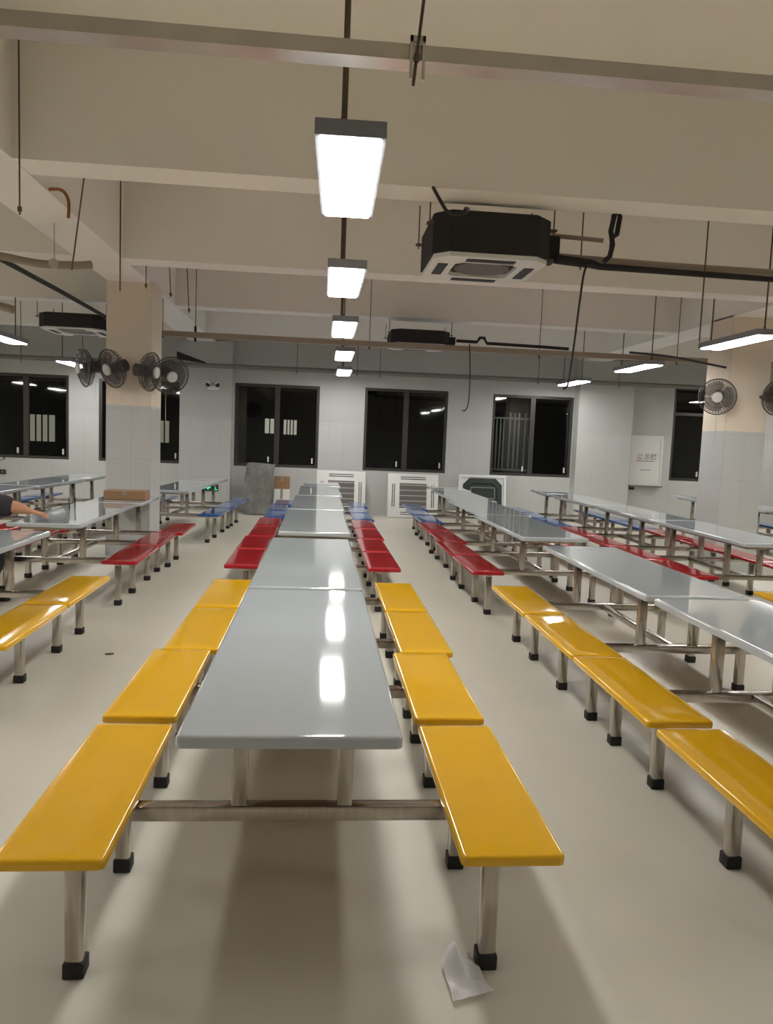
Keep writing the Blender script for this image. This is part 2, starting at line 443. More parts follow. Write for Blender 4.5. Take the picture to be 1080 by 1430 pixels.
LP.rotation_euler = (.04, 0, -.02)

# ------------------------------------------------------------------ ceiling cassettes
def cassette():
    t = thing('ceiling_air_conditioner', '', 'air conditioner')
    w = .41; c = .1; h = .27
    bm = bmesh.new()
    oct_ = [(-w+c, -w), (w-c, -w), (w, -w+c), (w, w-c), (w-c, w), (-w+c, w), (-w, w-c), (-w, -w+c)]
    lo = [bm.verts.new((x, y, .012)) for x, y in oct_]; hi = [bm.verts.new((x, y, h)) for x, y in oct_]
    hi2 = [bm.verts.new((x*.95, y*.95, h+.015)) for x, y in oct_]
    for A, B in ((lo, hi), (hi, hi2)):
        for k in range(8): bm.faces.new((A[k], A[(k+1) % 8], B[(k+1) % 8], B[k]))
    bm.faces.new(hi2); bm.faces.new(lo[::-1])
    obj('casing', bm, M['black'], t, smooth=False)
    # pale foam drain pan underneath: octagonal ring
    bm = bmesh.new(); outr = oct_; k1 = .97; k2 = .55
    ro = [bm.verts.new((x*k1, y*k1, .0)) for x, y in outr]; ri = [bm.verts.new((x*k2, y*k2, .0)) for x, y in outr]
    ro2 = [bm.verts.new((x*k1, y*k1, .03)) for x, y in outr]; ri2 = [bm.verts.new((x*k2, y*k2, .03)) for x, y in outr]
    for A, B in ((ro, ri), (ri, ri2), (ri2, ro2), (ro2, ro)):
        for k in range(8): bm.faces.new((A[k], A[(k+1) % 8], B[(k+1) % 8], B[k]))
    bmesh.ops.translate(bm, verts=bm.verts, vec=(0, 0, -.022))
    obj('drain_pan', bm, M['white'], t, smooth=False)
    for q in range(4):
        a = q*PI/2; bm = bmesh.new()
        bm_box(bm, (0, .31, -.023), (.34, .07, .01)); bmesh.ops.rotate(bm, verts=bm.verts, cent=(0, 0, 0), matrix=Matrix.Rotation(a, 3, 'Z'))
        obj('air_slot', bm, M['slot'], t, smooth=False)
    bm = bmesh.new(); bm_cyl(bm, (0, 0, -.012), (0, 0, .01), .2, .2, 24); obj('fan_inlet', bm, M['grille'], t)
    for sx in (-1, 1):
        for sy in (-1, 1):
            bm = bmesh.new(); bm_box(bm, (sx*.43, sy*.3, .21), (.05, .05, .012)); bm_cyl(bm, (sx*.435, sy*.3, .18), (sx*.435, sy*.3, .5), .005, seg=6)
            obj('hanger_rod', bm, M['rod'], t)
    bm = bmesh.new(); bm_bevel_box(bm, (.46, -.12, .12), (.1, .22, .16), .01); obj('valve_box', bm, M['black'], t)
    return t
KA = 1.08
def back(p): return (p[0]*KA, p[1]*KA, 1.555+(p[2]-1.555)*KA)
ac = cassette(); ac.location = back((1.13, 5.62, 2.83)); ac.scale = (KA, KA, KA)
ac['label'] = 'black ceiling air conditioner without its cover, nearest, right of the lamps'; ac['group'] = 'ceiling air conditioners'
for loc, lb, sz in (((1.33, 10.95, 2.89), 'flat black ceiling air conditioner further back, over the right aisle', .66),
                    ((-3.28, 10.7, 2.83), 'black ceiling air conditioner left of the left column', .66)):
    d = dup(ac, loc, (0, 0, 0), lb); d.scale = (1, 1, sz)

# pipes, trays, cables
def pipe(name, pts, r, m, label, cat, seg=10, smooth=False):
    bm = bmesh.new(); bm_tube(bm, smooth_path(pts) if smooth else pts, r, seg); return tag(obj(name, bm, m), label, cat)
bm = bmesh.new()
bm_range(bm, XL, XR, 2.615, 2.7, 2.8, 2.803)
bm_range(bm, XL, XR, 2.615, 2.618, 2.803, 2.85); bm_range(bm, XL, XR, 2.697, 2.7, 2.803, 2.85)
bmesh.ops.remove_doubles(bm, verts=bm.verts[:], dist=1e-4)
tag(obj('cable_tray', bm, M['galv'], smooth=False), 'shiny galvanised cable tray across the top of the photo', 'cable tray')
t = thing('tray_hanger', 'steel clamp and threaded rod holding the near cable tray, right of the lamp', 'hanger', (.275, 2.6, 2.79))
bm = bmesh.new()
for s in (-1, 1): bm_range(bm, s*.02-.005, s*.02+.005, -.012, .0, -.06, .075)
bm_range(bm, -.025, .025, -.012, 0, .055, .075)
obj('clamp', bm, M['galv'], t, smooth=False)
bm = bmesh.new(); bm_cyl(bm, (-.012, -.02, -.085), (.04, -.02, .51), .0055, seg=8); obj('rod', bm, M['rod'], t)
bm = bmesh.new(); bm_cyl(bm, (-.005, -.02, -.01), (-.003, -.02, .012), .011, seg=6); obj('nut', bm, M['rod'], t)
# tray further back
bm = bmesh.new(); bm_range(bm, -2.33, XR, 10.5, 10.6, 2.812, 2.832); bm_range(bm, -2.33, XR, 10.5, 10.51, 2.832, 2.88)
bmesh.ops.remove_doubles(bm, verts=bm.verts[:], dist=1e-4)
tr = tag(obj('cable_tray', bm, M['tan'], smooth=False), 'tan cable tray crossing behind the left column', 'cable tray')
pipe('water_pipe', [(XL, 14.95, 2.79), (XR, 14.95, 2.875)], .045, M['grey'], 'grey pipe running along the window wall above the windows', 'pipe', 12)
pipe('tan_conduit', [back(p) for p in [(1.62, 5.45, 2.9), (2.4, 5.45, 2.885), (XR/KA, 5.45, 2.85)]], .028, M['tan'], 'tan conduit from near air conditioner towards the right', 'conduit')
pipe('insulated_pipe', [back(p) for p in [(1.6, 5.35, 2.86), (1.87, 5.38, 2.85), (1.93, 5.38, 2.835), (3.2, 5.38, 2.82), (XR/KA, 5.38, 2.8)]], [.036, .034, .026, .022, .022], M['black'],
     'black insulated pipe from near air conditioner to the right edge', 'pipe', 12)
pipe('drain_loop', [back(p) for p in [(1.93, 5.3, 2.85), (1.97, 5.3, 2.89), (1.985, 5.3, 2.97), (1.975, 5.3, 3.02), (1.965, 5.3, 3.06), (1.985, 5.3, 3.17), (2.01, 5.3, 3.19), (2.025, 5.3, 3.16), (2.01, 5.3, 3.04), (1.98, 5.3, 3.02)]], .019,
     M['black'], 'black upright drain loop beside the near air conditioner', 'pipe', 10)
pipe('drain_pipe', [back(p) for p in [(1.6, 5.5, 3.06), (1.96, 5.42, 3.025)]], .017, M['tan'], 'short tan drain pipe between air conditioner and black loop', 'pipe')
pipe('hanging_cable', [back(p) for p in [(1.86, 5.33, 2.83), (1.81, 5.33, 2.8), (1.79, 5.34, 2.6), (1.775, 5.36, 2.3), (1.76, 5.38, 2.06), (1.75, 5.38, 1.99), (1.72, 5.38, 1.965)]], .0085,
     M['cable'], 'long black cable dangling below the near air conditioner pipe', 'cable', 8, True)
pipe('hanging_cable', [(1.98, 10.4, 2.9), (2.0, 10.4, 2.6), (2.01, 10.4, 2.3), (2.0, 10.4, 2.08), (1.96, 10.4, 1.99), (1.92, 10.4, 2.0)], .008,
     M['cable'], 'thin dark cable dangling between the middle and right windows', 'cable', 8, True)
pipe('power_cable', [(.72, 5.42, 3.31), (.77, 5.3, 3.17), (.81, 5.3, 3.12), (.87, 5.3, 3.105), (.94, 5.31, 3.125), (.99, 5.5, 3.2), (1.0, 5.66, 3.255), (1.0, 5.7, 3.25)], .012, M['cable'], 'short dark cable from the beam into the near air conditioner', 'cable', 8, True)
pipe('insulated_pipe', [(1.82, 10.55, 2.95), (2.1, 10.5, 2.94), (2.14, 10.5, 3.0), (2.2, 10.5, 3.0), (2.24, 10.5, 2.93), (3.0, 10.5, 2.92), (3.4, 10.5, 2.91)], .022, M['black'],
     'black pipe from the further air conditioner over the right aisle', 'pipe', 10)
pipe('insulated_pipe', [(-2.86, 7.05, 3.0), (-2.84, 8.6, 3.0), (-2.83, 10.4, 2.99)], .024, M['cap'], 'dark pipe slanting down to the left air conditioner', 'pipe', 10)
pipe('flexible_duct', [(-3.3, 6.9, 3.05), (-2.8, 6.95, 2.99), (-2.5, 7, 2.955), (-2.2, 7, 2.955), (-2.04, 7, 2.97)], .034, M['tan'], 'tan sagging flexible duct at the left edge below the beam', 'duct', 12, True)
pipe('conduit_end', [(XL, 9.2, 2.88), (-4.6, 9.2, 2.89), (-3.9, 9.2, 2.92), (-3.55, 9.2, 2.86)], .045, M['tan'], 'tan pipe end at left edge beside left air conditioner', 'pipe', 12, True)
pipe('conduit', [(3.75, 9.2, 2.74), (4.3, 9.2, 2.71), (5.225, 9.6, 2.66)], .014, M['cap'], 'thin dark conduit running to the right column below the tray', 'conduit', 8, True)
duct = [o for o in COL.objects if o.name == 'flexible_duct'][0]
bm = bmesh.new(); bm_box(bm, (-2.35, 6.98, 3.14), (.01, .006, .33)); bm_cyl(bm, (-2.35, 6.96, 2.955), (-2.35, 7.0, 2.955), .042, seg=16); obj('hanging_strap', bm, M['galv'], duct)
bm = bmesh.new(); v = [bm.verts.new(p) for p in ((-2.42, 13.0, 2.74), (-2.42, 13.0, 2.87), (-1.95, 13.0, 2.715), (-1.95, 13, 2.7))]
f = bm.faces.new(v); r = bmesh.ops.extrude_face_region(bm, geom=[f]); bmesh.ops.translate(bm, verts=[x for x in r['geom'] if isinstance(x, bmesh.types.BMVert)], vec=(0, .12, 0))
tag(obj('wall_bracket', bm, M['cap'], smooth=False), 'dark triangular bracket right of the right-hand fan on left column', 'bracket')
# hanger rods
RODS = [(-2.02, 5.35, 2.93, 'thin hanger rod at upper left, nearest the left edge', 0), (-1.83, 5.8, 2.68, 'thin slanting hanger rod, second from the left edge', .13), (-1.49, 5.8, 2.55, 'thin hanger rod, third from the left edge', 0),
        (-1.97, 8.75, 3.1, 'short thin hanger rod by the left beam, nearest the column', 0), (-1.7, 8.75, 3.02, 'thin hanger rod by the left beam, second from the column', -.06), (-1.5, 8.75, 2.86, 'longer thin hanger rod by the left beam, third from the column', -.06),
        (2.95, 5.86, 2.42, 'long thin hanger rod above the right panel lamp', 0), (2.03, 6.1, 2.97, 'thin hanger rod beside the black drain loop', 0), (2.3, 6.2, 3.0, 'thin hanger rod right of the black drain loop', 0),
        (-2.6+.45, 10.55, 2.78, 'thin hanger rod holding tan tray by the left column', 0), (-1.72, 10.55, 2.75, 'thin hanger rod holding tan tray right of the left column', 0), (.62, 10.55, 2.76, 'thin hanger rod holding tan tray beside the third lamp', 0),
        (3.0, 10.55, 2.76, 'thin hanger rod holding tan tray over the right aisle', 0), (5.0, 10.55, 2.76, 'thin hanger rod holding tan tray near the right column', 0),
        (-.5, 14.896, 2.74, 'thin hanger rod on grey wall pipe, above the left middle window', 0), (.66, 14.896, 2.74, 'thin hanger rod on grey wall pipe, beside the farthest lamp', 0), (1.1, 14.896, 2.74, 'thin hanger rod on grey wall pipe, over the middle window', 0),
        (4.25, 14.896, 2.76, 'thin hanger rod on grey wall pipe, over the barred window', 0), (5.9, 14.896, 2.76, 'thin hanger rod on grey wall pipe, over the right wall pier', 0),
        (-4.6, 12.2, 2.5, 'thin hanger rod near the small left lamp', 0), (-5.3, 12.2, 2.5, 'thin hanger rod by the left edge above the left window', 0)]
for (x, y, z, lb, lean) in RODS:
    bm = bmesh.new(); ztop = ZB+.01 if any(yy-.01 < y < yy+.33 for yy in (5.41, 8.24, 11.07, 13.9)) else ZC
    bm_cyl(bm, (x, y, z), (x+lean*(ztop-z), y, ztop), .0055, seg=6)
    if z > 2.7: bm_cyl(bm, (x-.0, y, z+.02), (x+lean*.03, y, z+.05), .014, seg=6)
    tag(obj('hanger_rod', bm, M['rod']), lb, 'hanger rod', 'threaded hanger rods')
bm = bmesh.new(); bm_bevel_box(bm, (-1.72, 10.54, 2.86), (.03, .03, .2), .005); tag(obj('tray_clamp', bm, M['cap']), 'small dark clamp on the tan tray right of the left column', 'clamp')
pipe('copper_bend', [(-2.1, 6.1, 3.32), (-2.0, 6.1, 3.32), (-1.95, 6.1, 3.25), (-1.95, 6.1, 3.12)], .012, M['brass'], 'small rusty pipe bend below the left beam', 'pipe', 8, True)

# ------------------------------------------------------------------ wall fans
def fan():
    """axis along -Y (air blows towards -Y), guard centre at the origin, arm goes back to +Y."""
    t = thing('wall_fan', '', 'fan')
    R = .225; bm = bmesh.new()
    ring = lambda r, y, w: bm_tube(bm, [(r*math.cos(2*PI*k/40), y, r*math.sin(2*PI*k/40)) for k in range(40)], w, 5, True)
    ring(R, 0, .008)
    dome = lambda r: -.065*math.cos(r/R*PI/2)**.8
    for r in (.2, .175, .15, .125, .1, .08): ring(r, dome(r), .0026)
    for k in range(36):
        a = 2*PI*k/36
        bm_tube(bm, [(r*math.cos(a), dome(r) if r < R else 0, r*math.sin(a)) for r in (.06, .1, .15, .19, R)], .0022, 4)
        bm_tube(bm, [(r*math.cos(a), y, r*math.sin(a)) for r, y in ((R, 0), (.21, .05), (.15, .085), (.06, .09))], .0022, 4)
    for r, y in ((.21, .05), (.15, .085)): ring(r, y, .0026)
    obj('guard', bm, M['fan'], t)
    for q in range(3):
        bm = bmesh.new(); vs = []
        for i in range(7):
            r = .04+.155*i/6; wd = .75+.6*math.sin(PI*(i+.6)/7.4)
            row = []
            for j in range(6):
                a = q*2*PI/3+(j/5-.5)*wd*1.5
                row.append(bm.verts.new((r*math.cos(a), .02+(j/5-.5)*.05, r*math.sin(a))))
            vs.append(row)
        for i in range(6):
            for j in range(5): bm.faces.new((vs[i][j], vs[i][j+1], vs[i+1][j+1], vs[i+1][j]))
        bmesh.ops.solidify(bm, geom=bm.faces[:], thickness=.003)
        obj('blade', bm, M['blade'], t)
    bm = bmesh.new(); bm_cyl(bm, (0, -.078, 0), (0, -.055, 0), .062, .068, 28); obj('badge', bm, M['hub'], t)
    bm = bmesh.new(); bm_cyl(bm, (0, .005, 0), (0, .2, 0), .055, .075, 20); obj('motor', bm, M['fan'], t)
    return t
FP = fan()
def set_fan(o, c, d, mount, label, roll=0):
    d = Vector(d).normalized(); c = Vector(c)
    q = Vector((0, -1, 0)).rotation_difference(d)
    o.rotation_mode = 'QUATERNION'; o.rotation_quaternion = q; o.location = c
    o['label'] = label; o['group'] = 'wall fans on the columns'
    # bracket and pull cord in the fan's own frame
    inv = q.inverted(); mp = inv @ (Vector(mount)-c)
    bm = bmesh.new(); back = Vector((0, .17, 0))
    bm_tube(bm, [back, (back+mp)/2+inv @ Vector((0, 0, -.03)), mp], .02, 8)
    obj('mounting_arm', bm, M['fan'], o)
    bm = bmesh.new(); w = inv @ Vector((0, 0, -1)); bm_tube(bm, [(0, .15, 0), Vector((0, .15, 0))+w*.62], .003, 5); obj('pull_cord', bm, M['hub'], o)
fans = [FP]
for i in range(5):
    fans.append(dup(FP, (0, 0, 0), (0, 0, 0), 'x'))
set_fan(fans[0], (-2.84, 9.42, 2.26), (-.82, -.55, -.15), (-2.6, 9.7, 2.26), 'dark wall fan on the left side of left column, turned away leftwards')
set_fan(fans[1], (-2.47, 9.25, 2.25), (-.62, -.7, -.3), (-2.4, 9.5, 2.24), 'dark wall fan on front of left column, tilted down to the left')
set_fan(fans[2], (-1.84, 9.5, 2.22), (.5, -.8, -.32), (-2.07, 9.75, 2.25), 'dark wall fan facing the camera, right of the left column')
set_fan(fans[3], (-2.0, 9.2, 2.23), (.96, -.25, -.12), (-2.14, 9.5, 2.24), 'dark wall fan seen edge-on behind another, right of left column')
set_fan(fans[4], (5.03, 9.4, 2.265), (-.5, -.83, -.15), (5.22, 9.65, 2.3), 'pale hubbed fan on the left side of the right column')
set_fan(fans[5], (5.74, 9.22, 2.275), (.1, -.97, -.12), (5.66, 9.5, 2.3), 'wall fan on the front of right column, cut by the right edge')

# ------------------------------------------------------------------ things along the window wall
def cover_panel(label, loc, lean, W=.96, H=.9, dark=False):
    t = thing('air_conditioner_panel', label, 'panel', loc, (lean, 0, 0), None if dark else 'white cover panels against the window wall')
    th = .05; bm = bmesh.new(); g = .27*W
    if not dark:
        bm_bevel_box(bm, (0, 0, H/2), (W, th, H), .012)
        obj('panel_body', bm, M['white'], t)
        bm = bmesh.new(); bm_box(bm, (0, -th/2-.002, H/2), (2*g, .006, H*.56)); gr = obj('intake_grille', bm, M['grille'], t, smooth=False)
        for k in range(5):
            b2 = bmesh.new(); bm_box(b2, (0, -th/2-.007, H*(.26+.12*k)), (2*g, .006, .008)); obj('grille_bar', b2, M['white'], gr, smooth=False)
        for s in (-1, 1):
            for dx in (-.02, .02):
                b2 = bmesh.new(); bm_bevel_box(b2, (s*W*.39+dx, -th/2-.002, H/2), (.015, .008, H*.52), .003); obj('louvre', b2, M['slot'], t)
                b2 = bmesh.new(); bm_bevel_box(b2, (0, -th/2-.002, H/2+s*H*.4+dx), (W*.5, .008, .015), .003); obj('louvre', b2, M['slot'], t)
    else:
        o = .05
        bm_range(bm, -W/2, W/2, -th/2, th/2, 0, o); bm_range(bm, -W/2, W/2, -th/2, th/2, H-o, H)
        bm_range(bm, -W/2, -W/2+o, -th/2, th/2, o, H-o); bm_range(bm, W/2-o, W/2, -th/2, th/2, o, H-o)
        bm_range(bm, -W/2+o, W/2-o, 0, th/2, o, H-o)
        bmesh.ops.remove_doubles(bm, verts=bm.verts[:], dist=1e-4)
        obj('panel_body', bm, M['white'], t, smooth=False)
        bm = bmesh.new(); w = W/2-.09; h = H/2-.07; c = .13; zc = H/2; k = .74
        pts = [(-w+c, -h), (w-c, -h), (w, -h+c), (w, h-c), (w-c, h), (-w+c, h), (-w, h-c), (-w, -h+c)]
        A = [bm.verts.new((x, -.02, zc+z)) for x, z in pts]; B = [bm.verts.new((x*k, -.03, zc+z*k)) for x, z in pts]
        A0 = [bm.verts.new((x, .0, zc+z)) for x, z in pts]; C = [bm.verts.new((x*k*.95, -.012, zc+z*k*.95)) for x, z in pts]
        for P, Q in ((A0, A), (A, B), (B, C)):
            for i in range(8): bm.faces.new((P[i], P[(i+1) % 8], Q[(i+1) % 8], Q[i]))
        bm.faces.new(C)
        obj('inner_duct', bm, M['darkgreen'], t, smooth=False)
        bm = bmesh.new(); bm_box(bm, (.0, -.035, zc-.02), (W*.5, .008, .02)); bm_box(bm, (.0, -.035, zc+.2), (W*.5, .008, .02))
        for s in (-1, 1): bm_box(bm, (s*W*.25, -.035, zc+.09), (.02, .008, .24))
        obj('inner_frame', bm, M['grey'], t, smooth=False)
    return t
cover_panel('white air conditioner cover panel leaning behind the middle table row', (.43, 15.08, 0.004), -.17, .98, .9)
cover_panel('white air conditioner cover panel leaning beside the right aisle', (1.88, 15.08, 0.004), -.17, 1.02, .89)
cover_panel('air conditioner panel with dark green back, under the barred window', (3.3, 15.08, 0.004), -.17, .98, .92, True)

# wrapped bundle
bm = bmesh.new(); nx, nz = 12, 18
def wrap_pt(a, z):
    w, d = .27*(1-.1*(1-z)), .13
    ca, sa = math.cos(a), math.sin(a); e = .35
    x = w*math.copysign(abs(ca)**e, ca); y = d*math.copysign(abs(sa)**e, sa)
    k = 1+.05*math.sin(7*z+3*a)+.03*math.sin(17*z-5*a)
    return Vector((x*k-.05*(1-z)+.04, y*k, z*.99+.015*math.sin(3*a+1)*(z > .9)))
rows = []
for j in range(nz+1):
    rows.append([bm.verts.new(wrap_pt(2*PI*i/28, j/nz)) for i in range(28)])
for A, B in zip(rows, rows[1:]):
    for k in range(28): bm.faces.new((A[k], A[(k+1) % 28], B[(k+1) % 28], B[k]))
bm.faces.new(rows[0][::-1]); bm.faces.new(rows[-1])
zmin = min(v.co.z for v in bm.verts); bmesh.ops.translate(bm, verts=bm.verts, vec=(0, 0, -zmin))
wb = tag(obj('wrapped_bundle', bm, M['wrap'], None, (-1.2, 14.9, 0), (-.1, 0, 0)), 'tall grey plastic-wrapped bundle leaning under the left middle window', 'bundle')
def box(name, label, loc, s, m, rz=0, flaps=True):
    t = thing(name, label, 'box', loc, (0, 0, rz)); w, d, h = s
    bm = bmesh.new(); bm_bevel_box(bm, (0, 0, h/2), s, .004, 1); obj('carton', bm, m, t, smooth=False)
    bm = bmesh.new(); bm_box(bm, (0, 0, h+.001), (w, .05, .002)); bm_box(bm, (0, -d/2-.001, h*.8), (.05, .002, h*.4)); obj('packing_tape', bm, M['tan'], t, smooth=False)
    return t
box('cardboard_box', 'pale packed carton standing behind the grey wrapped bundle', (-.74, 15.18, 0), (.3, .26, .5), M['white'])
box('cardboard_box', 'small brown carton on the pale carton beside the wrapped bundle', (-.74, 15.18, .503), (.3, .26, .24), M['card'])
box('cardboard_box', 'flat brown carton on the table in front of the left column', (-2.2, 8.93, ZT+.001), (.46, .28, .1), M['card'], .04)

# exit sign, emergency lamp, notice board, wall plate
t = thing('exit_sign', 'small glowing green running-man exit sign low on the left wall pier', 'sign', (-2.11, 15.14, .475))
bm = bmesh.new(); bm_bevel_box(bm, (0, 0, 0), (.26, .02, .13), .004); obj('sign_box', bm, M['slot'], t)
bm = bmesh.new(); y0, y1 = -.016, -.011
bm_cyl(bm, (.035, y0, .04), (.035, y1, .04), .016, seg=14)
def strk(a, b, w=.016):
    a = Vector((a[0], 0, a[1])); b = Vector((b[0], 0, b[1])); d = b-a
    bm_box(bm, ((a+b)/2)+Vector((0, (y0+y1)/2, 0)), (d.length, .005, w), Matrix.Rotation(-math.atan2(d.z, d.x), 3, 'Y'))
strk((.045, .02), (.06, -.01), .026); strk((.045, .018), (.015, .0)); strk((.06, -.012), (.03, -.03)); strk((.03, -.03), (.025, -.055)); strk((.062, -.012), (.085, -.035)); strk((.085, -.035), (.11, -.035)); strk((.05, .015), (.08, .005))
strk((-.1, 0), (-.02, 0), .018); strk((-.1, 0), (-.06, .035)); strk((-.1, 0), (-.06, -.035))
obj('running_man_symbol', bm, M['green'], t, smooth=False)
t = thing('emergency_lamp', 'twin-headed emergency lamp high on the left wall pier', 'lamp', (-2.11, 15.111, 2.42))
bm = bmesh.new(); bm_bevel_box(bm, (0, 0, 0), (.2, .08, .09), .01); obj('battery_case', bm, M['white'], t)
for s in (-1, 1):
    bm = bmesh.new(); bm_cyl(bm, (s*.08, -.02, .07), (s*.09, -.09, .05), .045, .055, 20); hd = obj('lamp_head', bm, M['white'], t)
    bm = bmesh.new(); bm_cyl(bm, (s*.09, -.0905, .05), (s*.0902, -.094, .0495), .045, .045, 20); obj('lens', bm, M['slot'], hd)
t = thing('notice_board', 'white framed notice board with three characters, left of the right window', 'notice board', (6.8, 15.42, .83))
bm = bmesh.new(); W, H = .66, 1.0
bm_box(bm, (0, .01, H/2), (W, .02, H)); obj('board', bm, M['white'], t, smooth=False)
bm = bmesh.new()
bm_range(bm, -W/2-.02, W/2+.02, -.02, .02, -.02, .02); bm_range(bm, -W/2-.02, W/2+.02, -.02, .02, H-.02, H+.02)
for s in (-1, 1): bm_range(bm, s*W/2-.02, s*W/2+.02, -.02, .02, .02, H-.02)
bmesh.ops.remove_doubles(bm, verts=bm.verts[:], dist=1e-4); obj('board_frame', bm, M['white'], t, smooth=False)
bm = bmesh.new(); bm_range(bm, -W/2-.02, W/2+.02, -.09, -.0, -.05, -.02); obj('ledge', bm, M['grey'], t, smooth=False)
bm = bmesh.new(); bm_bevel_box(bm, (-W/2+.04, -.05, -.085), (.1, .08, .07), .01); obj('eraser_box', bm, M['slot'], t)
bm = bmesh.new(); bm_range(bm, -W/2-.035, -W/2-.02, -.015, .02, .5, 1.0); obj('dark_edge_strip', bm, M['slot'], t, smooth=False)
def text(s, loc, size, m, parent, name):
    cu = bpy.data.curves.new('txt', 'FONT'); cu.body = s; cu.size = size; cu.align_x = 'CENTER'; cu.extrude = .001
    o = bpy.data.objects.new('txt', cu); COL.objects.link(o)
    bpy.context.view_layer.update()
    dg = bpy.context.evaluated_depsgraph_get(); me = bpy.data.meshes.new_from_object(o.evaluated_get(dg))
    bpy.data.objects.remove(o); me.materials.clear(); me.materials.append(m)
    r = link(name, me, parent, loc, (PI/2, 0, 0)); return r
text('公', (-.14, -.003, .53), .14, M['red_print'], t, 'red_character')
text('示栏', (.09, -.003, .53), .14, M['grey_print'], t, 'grey_characters')
bm = bmesh.new(); bm_box(bm, (-.02, -.002, .49), (.4, .003, .012)); bm_box(bm, (0, -.002, .3), (.22, .003, .01)); obj('printed_line', bm, M['grey_print'], t, smooth=False)
t = thing('wall_socket', 'small dark socket box on the wall at the left edge below window', 'socket', (-6.2, 15.43, .63))
bm = bmesh.new(); bm_bevel_box(bm, (0, 0, 0), (.16, .04, .09), .006); obj('socket_plate', bm, M['slot'], t)
bm = bmesh.new(); bm_bevel_box(bm, (.03, -.022, 0), (.03, .006, .04), .002); obj('switch', bm, M['grey'], t)
bm = bmesh.new()
for a, b in (((-.05, -.03), (.04, .03)), ((.04, .03), (.0, .035)), ((.04, .03), (.045, -.01))):
    A = Vector((a[0], 0, a[1])); B = Vector((b[0], 0, b[1])); d = B-A
    bm_box(bm, (A+B)/2, (d.length, .003, .012), Matrix.Rotation(-math.atan2(d.z, d.x), 3, 'Y'))
tag(obj('arrow_mark', bm, M['slot'], None, (-6.18, 15.449, .87), smooth=False), 'small dark arrow mark on the wall above the socket at left edge', 'arrow mark')

# security bars behind the right middle window
t = thing('window_bars', 'pale vertical security bars outside the right middle window', 'bars', (3.95, 15.78, 1.02))
bm = bmesh.new(); bm_box(bm, (0, 0, 0), (.84, .03, .03)); bm_box(bm, (0, 0, 1.08), (.84, .03, .03)); obj('rail', bm, M['white'], t, smooth=False)
for k, xo in enumerate((-.38, -.28, -.2, -.13, 0, .1, .19, .32)):
    bm = bmesh.new(); bm_cyl(bm, (xo, 0, .01), (xo, 0, 1.08 if k < 4 else 1.2), .018, seg=8); obj('bar', bm, M['white'], t)
# building across the yard
t = thing('building', 'dark building across the yard with a few lit windows', 'building', (0, 36, -6))
bm = bmesh.new(); bm_range(bm, -32, 32, 0, 8, 0, 22); obj('facade', bm, M['facade'], t, smooth=False)
for (x0, x1, z0, z1, m, nb) in ((-2.62, -1.95, 7.62, 8.3, 'lit', 2), (-1.75, -1.15, 7.6, 8.28, 'lit', 3), (-13.2, -12.1, 6.85, 8.05, 'lit_dim', 3), (-7.8, -7.0, 7.0, 8.0, 'lit_dim', 3), (7.4, 8.2, 7.4, 7.9, 'lit_dim', 2)):
    bm = bmesh.new(); bm_range(bm, x0, x1, -.03, -.005, z0, z1); w = obj('lit_window', bm, M[m], t, smooth=False)
    for k in range(1, nb+1):
        b2 = bmesh.new(); xx = x0+(x1-x0)*k/(nb+1); bm_range(b2, xx-.025, xx+.025, -.1, -.03, z0, z1); obj('window_bar', b2, M['facade'], w, smooth=False)

# ------------------------------------------------------------------ small things
bm = bmesh.new(); n = 14; vs = {}
rnd = random.Random(4)
for i in range(n+1):
    for j in range(n+1):
        u, v = i/n, j/n
        x = (u-.5)*.13*(1-.25*v)+.02*v; y = (v-.5)*.16
        z = .012+.085*math.exp(-((u-.35)**2)/.06-((v-.75)**2)/.09)+.012*math.sin(9*u+5*v)*math.sin(7*v)+.004*rnd.random()
        vs[i, j] = bm.verts.new((x, y, max(z, .003)))
for i in range(n):
    for j in range(n): bm.faces.new((vs[i, j], vs[i+1, j], vs[i+1, j+1], vs[i, j+1]))
bmesh.ops.solidify(bm, geom=bm.faces[:], thickness=.002)
tag(obj('paper_tissue', bm, M['paper'], None, (.452, 2.03, .001), (0, 0, .3)), 'crumpled white tissue on the floor at foot of nearest right yellow bench', 'tissue')
bm = bmesh.new(); bm_slab(bm, -.03, .03, -.012, .012, 0, .006, .008, .003)
tag(obj('scrap', bm, M['scrap'], None, (-1.41, 5.27, .001), (0, 0, .3)), 'tiny dark scrap on the floor of the left aisle', 'scrap')
t = thing('drinking_glass', 'small clear drinking glass on the grey table beside the person', 'glass', (-2.4, 7.62, ZT+.001))
bm = bmesh.new(); prof = [(.0, .0), (.03, 0), (.036, .11), (.033, .11), (.027, .008), (0, .008)]; rr = []
for r, z in prof:
    rr.append([bm.verts.new((max(r, .0005)*math.cos(2*PI*k/20), max(r, .0005)*math.sin(2*PI*k/20), z)) for k in range(20)])
for A, B in zip(rr, rr[1:]):
    for k in range(20): bm.faces.new((A[k], A[(k+1) % 20], B[(k+1) % 20], B[k]))
obj('glass_cup', bm, M['clear'], t)

